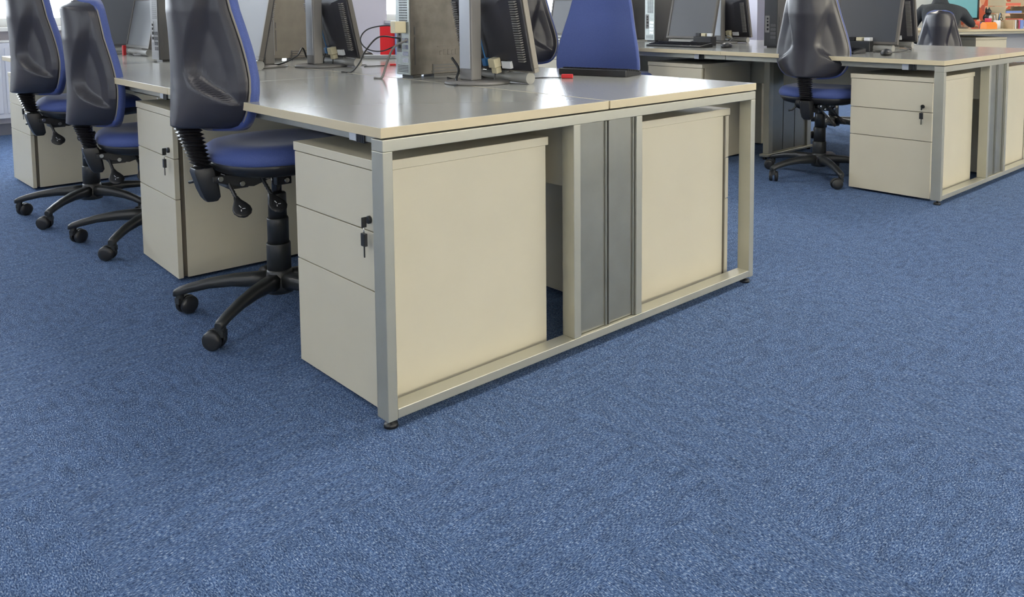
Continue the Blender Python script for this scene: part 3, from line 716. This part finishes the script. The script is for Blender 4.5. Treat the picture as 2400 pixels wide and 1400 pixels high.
for z0, z1 in ((.46, .608), (.31, .457), (.014, .307)): MB().box(-.215, .215, .002, .0215, z0, z1).build('drawer', 'cream', fp, .001)
for x in (-.18, .18):
    for y in (.06, .48): MB().cyl((x, y, .0005), (x, y, .0125), .018, 10).build('glide', 'black', fp)

M['teal_screen'] = mat('lit_turquoise_screen', (0.02, 0.05, 0.05), 0.3, emit=((0.20, 0.55, 0.58), 0.9))
M['skin'] = mat('skin', (0.42, 0.22, 0.14), 0.55)
M['jacket'] = mat('dark_jacket_cloth', (0.035, 0.04, 0.045), 0.85, noise=0.2, nscale=80)
M['trouser'] = mat('navy_trousers', (0.03, 0.035, 0.06), 0.85)
M['hair'] = mat('brown_hair', (0.05, 0.03, 0.02), 0.6)
M['orange'] = mat('orange_plastic', (0.85, 0.27, 0.03), 0.45)
M['coral'] = mat('coral_card', (0.70, 0.16, 0.10), 0.6)
M['brown'] = mat('brown_cloth', (0.16, 0.09, 0.06), 0.8, noise=0.3, nscale=30)
M['tan'] = mat('tan_card', (0.55, 0.42, 0.25), 0.6)
M['pink'] = mat('pink_red_plastic', (0.62, 0.06, 0.12), 0.4)

def far_monitor():
    p = fpos(1.40, .46, TZ1)
    t = thing('monitor', 'lit turquoise monitor screen on the far desk beyond the seated person', 'computer monitor', p, FA, 'computer monitors')
    MB().lathe([(.11, .0005), (.11, .008), (.03, .012)], 28, (0, .04)).build('base', 'stand', t)
    MB().box(-.03, .03, .03, .07, .012, .30).build('column', 'stand', t, .004)
    b = MB()
    for (x0, x1, z0, z1) in ((-.24, .24, .10, .122), (-.24, .24, .40, .418), (-.24, -.222, .122, .40), (.222, .24, .122, .40)): b.box(x0, x1, -.02, .025, z0, z1)
    b.build('bezel', 'black', t, .002)
    MB().box(-.222, .222, -.008, .02, .122, .40).build('screen', 'teal_screen', t)
far_monitor()
def simple(name, mb, m, label, cat, u, v, rz=0, bev=.002, group=None):
    o = mb.build(name, m, None, bev, loc=fpos(u, v, TZ1), rot=(0, 0, FA + rz)); return tag(o, label, cat, group)
ob = MB(); ob.ring([[(x, y, z) for y, z in ((-.045, .0006), (.045, .0006), (.045, .055), (.02, .078), (-.02, .078), (-.045, .05))] for x in (-.08, .08)], smooth=False)
simple('snack_box', ob, 'orange', 'orange packet by the hand of the seated person, far desk', 'packet', 1.43, .075, .1)
rb = MB(); rb.ring([[(r * math.cos(a), r * math.sin(a), z) for a in [2 * PI * i / 20 for i in range(20)]] for r, z in ((.030, .0006), (.036, .10), (.037, .118), (.034, .118), (.030, .02))])
simple('tumbler', rb, 'pink', 'pink-red tumbler right of the orange packet, far desk', 'cup', 1.53, .19, 0, 0)
def pen_pot():
    t = thing('pen_pot', 'pale patterned pot of pens and black scissors, far desk', 'pen pot', fpos(1.64, .17, TZ1), FA)
    b = MB(); b.ring([[(r * math.cos(a), r * math.sin(a), z) for a in [2 * PI * i / 20 for i in range(20)]] for r, z in ((.036, .0006), (.038, .095), (.035, .095), (.033, .01))]); b.build('pot', 'paper', t)
    for i in range(4): MB().cyl((-.012 + i * .008, .004 * (-1) ** i, .012), (-.03 + i * .018, .012 * (-1) ** i, .15 + .01 * i), .0035, 8).build('pen', ('white', 'tan', 'paper', 'vga_blue')[i], t)
    s = MB(); s.tube(bez([(.01, 0, .05), (.02, 0, .12), (.045, 0, .17), (.06, 0, .155), (.05, 0, .13), (.02, 0, .12)]), .004, 6); s.tube(bez([(.01, 0, .05), (.025, .0, .11), (.06, 0, .125), (.075, 0, .11), (.06, 0, .095), (.03, 0, .11)]), .004, 6); s.build('scissors', 'black', t)
pen_pot()
def tray_stack():
    t = thing('letter_tray_stack', 'beige stack of letter trays with coral and blue papers at the right edge', 'letter trays', fpos(1.96, .34, TZ1), FA)
    for i in range(4):
        z = .0006 + i * .085
        MB().box(-.17, .17, -.13, .13, z, z + .004).build('tray', 'tan', t)
        s = MB()
        for x in (-.17, .166): s.box(x, x + .004, -.13, .13, z + .0045, z + .08)
        s.box(-.166, .166, .126, .13, z + .0045, z + .05); s.build('tray_side', 'edge', t)
        MB().box(-.15, .12 - .02 * i, -.12, .10, z + .0045, z + .018 + .006 * i).build('papers', ('paper', 'coral', 'bluecard', 'coral')[i], t)
tray_stack()
for i, (m, hgt, wd, lb) in enumerate((('tan', .10, .022, 'tan book, first from the pen pot'), ('paper', .10, .018, 'white booklet beside the tan book'), ('brown', .105, .022, 'brown book between pale booklets'), ('pink', .095, .016, 'pink booklet in the small row of books'), ('bluecard', .10, .05, 'wide blue book at the right end of the row'))):
    mb_ = MB(); mb_.box(-wd / 2, wd / 2, -.07, .07, .0006, hgt)
    simple('book', mb_, m, lb + ', far desk', 'book', 1.725 + (0, .025, .050, .074, .112)[i], .085, 0, .001, 'books on the far desk')
cd = MB(); cd.box(-.055, .055, -.002, .002, .0006, .085); cd.xf(Matrix.Rotation(.12, 4, 'X'))
simple('postcard', cd, 'coral', 'coral picture card leaning under the turquoise screen', 'card', 1.40, .24, 0, 0)
cd = MB(); cd.box(-.03, .03, -.002, .002, .0006, .075); cd.xf(Matrix.Rotation(.12, 4, 'X'))
simple('postcard', cd, 'bluecard', 'small blue and white card beside the pink-red tumbler', 'card', 1.50, .26, 0, 0)
rbx = MB(); rbx.box(-.05, .05, -.03, .03, .0006, .045)
simple('box', rbx, 'redcard', 'small red box on the far desk just right of the chair back', 'box', .86, .24)
def plush():
    t = thing('soft_toy', 'small dark figure with pale front beside the turquoise screen', 'ornament', fpos(1.68, .36, TZ1), FA + .2)
    MB().box(-.06, .06, -.05, .05, .0006, .08).build('stand_block', 'brown', t, .004)
    b = MB(); b.ball((0, 0, .125), (.05, .045, .048), 12); b.ball((.005, -.01, .19), (.038, .034, .034), 12)
    for x in (-.022, .030): b.tube([(x, 0, .21), (x * 1.1, 0, .245)], [.014, .002], 8)
    b.build('body', 'black', t); MB().ball((0, -.04, .125), (.028, .012, .026), 10).build('pale_front', 'white', t)
plush()
# patterned partition behind the far desk
def pattern_mat():
    m = D.materials.new('coral_patterned_cloth'); m.use_nodes = True; nt = m.node_tree; b = nt.nodes['Principled BSDF']; L = nt.links.new
    tc = nt.nodes.new('ShaderNodeTexCoord'); v = nt.nodes.new('ShaderNodeTexVoronoi'); v.inputs['Scale'].default_value = 14; L(tc.outputs['Object'], v.inputs['Vector'])
    r = nt.nodes.new('ShaderNodeValToRGB'); r.color_ramp.interpolation = 'CONSTANT'
    for p, c in ((0, (.60, .12, .06)), (.25, (.70, .35, .22)), (.5, (.45, .10, .07)), (.7, (.75, .55, .40)), (.88, (.25, .12, .08))):
        e = r.color_ramp.elements.new(p) if p else r.color_ramp.elements[0]; e.color = (*c, 1)
    sp = nt.nodes.new('ShaderNodeSeparateColor'); L(v.outputs['Color'], sp.inputs[0]); L(sp.outputs[0], r.inputs[0]); L(r.outputs[0], b.inputs['Base Color']); b.inputs['Roughness'].default_value = .85
    return m
M['pattern'] = pattern_mat()
pt_ = thing('partition_screen', 'coral and brown patterned partition standing behind the far desk', 'partition', fpos(1.72, .88), FA)
MB().box(-.02, 1.4, 0, .04, .06, 1.45).build('cloth_panel', 'pattern', pt_, .004)
MB().box(-.075, -.0205, -.004, .044, .02, 1.47).build('frame_post', 'brown', pt_, .002)
for x in (.0, 1.32): MB().box(x, x + .06, -.18, .22, .0005, .0585).build('foot', 'stand', pt_, .004)
MB().box(-.95, -.085, .0, .04, .06, 1.45).build('side_panel', 'upvc', pt_, .004)
nt_ = tag(MB().box(-.14, .14, -.010, -.002, 0, .22).build('notice', 'orange', None, loc=fpos(.93, .88, .98), rot=(0, 0, FA)), 'orange notice on the partition above the seated person', 'notice')

# chair and person at the far desk
YP = 24.0
yr = math.radians(YP)
pc = (7.66, 1.79)
chair(pc[0], pc[1], YP - 4, 60, -.21, 'dark-backed office chair of the seated person at the far right desk')
def skin_mesh(name, chains, m, parent, sub=2):
    """chains: list of (list of (co, r), link index or None) - one continuous skinned surface"""
    me = D.meshes.new(name); vs = []; es = []; rs = []
    for ch, link in chains:
        base = len(vs)
        for i, (co, r) in enumerate(ch):
            vs.append(co); rs.append(r)
            if i: es.append((base + i - 1, base + i))
            elif link is not None: es.append((link, base))
    me.from_pydata(vs, es, []); o = D.objects.new(name, me); C.objects.link(o); o.parent = parent
    me.materials.append(M[m]); sk = o.modifiers.new('skin', 'SKIN'); sk.use_smooth_shade = True
    for i, r in enumerate(rs):
        d = me.skin_vertices[0].data[i]; d.radius = r if isinstance(r, tuple) else (r, r); d.use_root = (i == 0)
    s_ = o.modifiers.new('sub', 'SUBSURF'); s_.levels = sub; s_.render_levels = sub
    return o
def hand_chain(w, d, side, up_, link):
    """palm and five bent fingers from wrist w along d"""
    w, d, side, up_ = Vector(w), Vector(d).normalized(), Vector(side).normalized(), Vector(up_).normalized(); out = []
    return w, d, side, up_
def person():
    pr = D.objects.new('person', None); C.objects.link(pr); pr.location = (pc[0] + .03, pc[1] + .01, 0); pr.rotation_euler = (0, 0, yr)
    tag(pr, 'person in a dark jacket seated at the far desk, right forearm resting on the desktop', 'person')
    # local: +x forward, +y the left side
    T = [((0, 0, .520), (.115, .105)), ((.03, 0, .62), (.122, .105)), ((.09, 0, .76), (.15, .115)), ((.16, 0, .885), (.145, .10)), ((.205, 0, .965), (.06, .06)), ((.235, 0, 1.03), .052)]
    head = [((.255, 0, 1.08), .075), ((.275, 0, 1.15), (.088, .095)), ((.28, 0, 1.22), (.078, .085)), ((.275, 0, 1.26), .045)]
    def leg(s): return [((.05, s * .10, .50), .085), ((.25, s * .13, .50), .078), ((.44, s * .14, .49), .062), ((.45, s * .14, .36), .052), ((.44, s * .14, .20), .044), ((.43, s * .14, .09), .036), ((.49, s * .145, .045), .028), ((.57, s * .15, .032), .018)]
    WR = (.84, -.36, .778); EL = (.52, -.28, .85)
    armR = [((.20, -.15, .945), .064), ((.32, -.21, .920), .056), ((.44, -.255, .875), .047), (EL, .043), ((.69, -.325, .808), .037), (WR, .028)]
    armL = [((.19, .16, .945), .064), ((.22, .24, .84), .054), ((.215, .28, .74), .046), ((.24, .265, .665), .040), ((.30, .21, .625), .034), ((.34, .17, .605), .028)]
    thin = lambda L_: [(c, r * .72 if i < 5 else r) for i, (c, r) in enumerate(L_)]
    ch = [(T, None), (head, 5), (thin(leg(1)), 0), (thin(leg(-1)), 0), (armR, 3), (armL, 3)]
    body = skin_mesh('body', ch, 'skin', pr)
    # hands: palm plus fingers, one skinned surface each, rooted in the wrists
    for s, wr, d in ((-1, Vector(WR), Vector((.97, -.22, -.10))), (1, Vector((.34, .17, .605)), Vector((.75, -.55, -.06)))):
        d.normalize(); up_ = Vector((0, 0, 1)); up_ = (up_ - d * up_.dot(d)).normalized(); sd = d.cross(up_) * (-s)     # sd: thumb side is inward
        sd = Vector((0, -s, 0)); sd = (sd - d * sd.dot(d)).normalized()
        palm = [(wr - d * .035, .024), (wr, .025), (wr + d * .03, (.034, .016)), (wr + d * .07, (.038, .015))]
        chains = [(palm, None)]
        for k, (o_, l_) in enumerate(((.028, .070), (.010, .080), (-.009, .074), (-.027, .058))):
            b0 = wr + d * .085 + sd * o_
            chains.append(([(b0, .0095), (b0 + d * l_ * .45 + up_ * .004, .009), (b0 + d * l_ * .78 - up_ * .006, .0085), (b0 + d * l_ * .98 - up_ * .018, .0075)], 3))
        t0 = wr + d * .03 + sd * .035
        chains.append(([(t0, .011), (t0 + d * .03 + sd * .018 - up_ * .004, .0105), (t0 + d * .058 + sd * .022 - up_ * .012, .009)], 2))
        skin_mesh('hand', chains, 'skin', body, 1)
    # clothing
    up2 = lambda L_, k: [(c, tuple(x + k for x in r) if isinstance(r, tuple) else r + k) for c, r in L_]
    jk = [([((0, 0, .53), (.15, .135)), ((.03, 0, .62), (.152, .132))] + up2(T[2:4], .014) + [((.19, 0, .985), (.105, .09)), ((.215, 0, 1.03), (.085, .08)), ((.24, 0, 1.075), (.07, .068))], None), (up2(armR[:-1], .012) + [((.82, -.355, .782), .037)], 3), (up2(armL[:-1], .012) + [((.335, .175, .608), .037)], 3)]
    skin_mesh('jacket', jk, 'jacket', pr)
    skin_mesh('trousers', [([((0, 0, .520), (.150, .135)), ((.03, 0, .62), (.146, .126))], None), (up2(leg(1)[:-2], .010), 0), (up2(leg(-1)[:-2], .010), 0)], 'trouser', pr)
    for s in (-1, 1):
        sh_ = MB(); sh_.ring([[(x, s * .145 + y * k, z) for y, z in ((-.042, .002), (.042, .002), (.04, .04), (.02, h_), (-.02, h_), (-.04, .04))] for x, k, h_ in ((.37, .7, .085), (.40, .95, .105), (.48, 1, .098), (.56, 1.05, .072), (.62, .8, .05), (.645, .4, .035))]); sh_.build('shoe', 'black', pr)
    ho = Vector((.125, 0, -.06))
    hr = MB(); hr.ball((.135, 0, 1.265), (.108, .098, .098), 16)
    for v in hr.bm.verts:
        if v.co.x > .19 and v.co.z < 1.30: v.co.x = .17
    hr.xf(Matrix.Translation(ho)).build('hair', 'hair', pr)
    f = MB(); f.tube([(.235, 0, 1.235), (.258, 0, 1.205), (.24, 0, 1.195)], [.010, .014, .012], 8)
    for s in (-1, 1): f.ball((.14, s * .090, 1.215), (.022, .012, .032), 8)
    f.xf(Matrix.Translation(ho)).build('nose_and_ears', 'skin', body)
    e = MB()
    for s in (-1, 1): e.ball((.216, s * .032, 1.235), (.010, .014, .009), 8)
    e.xf(Matrix.Translation(ho)).build('eyes', 'white', body)
    mth = MB(); mth.ball((.205, 0, 1.165), (.012, .024, .006), 8); mth.xf(Matrix.Translation(ho)).build('mouth', 'pink', body)
person()
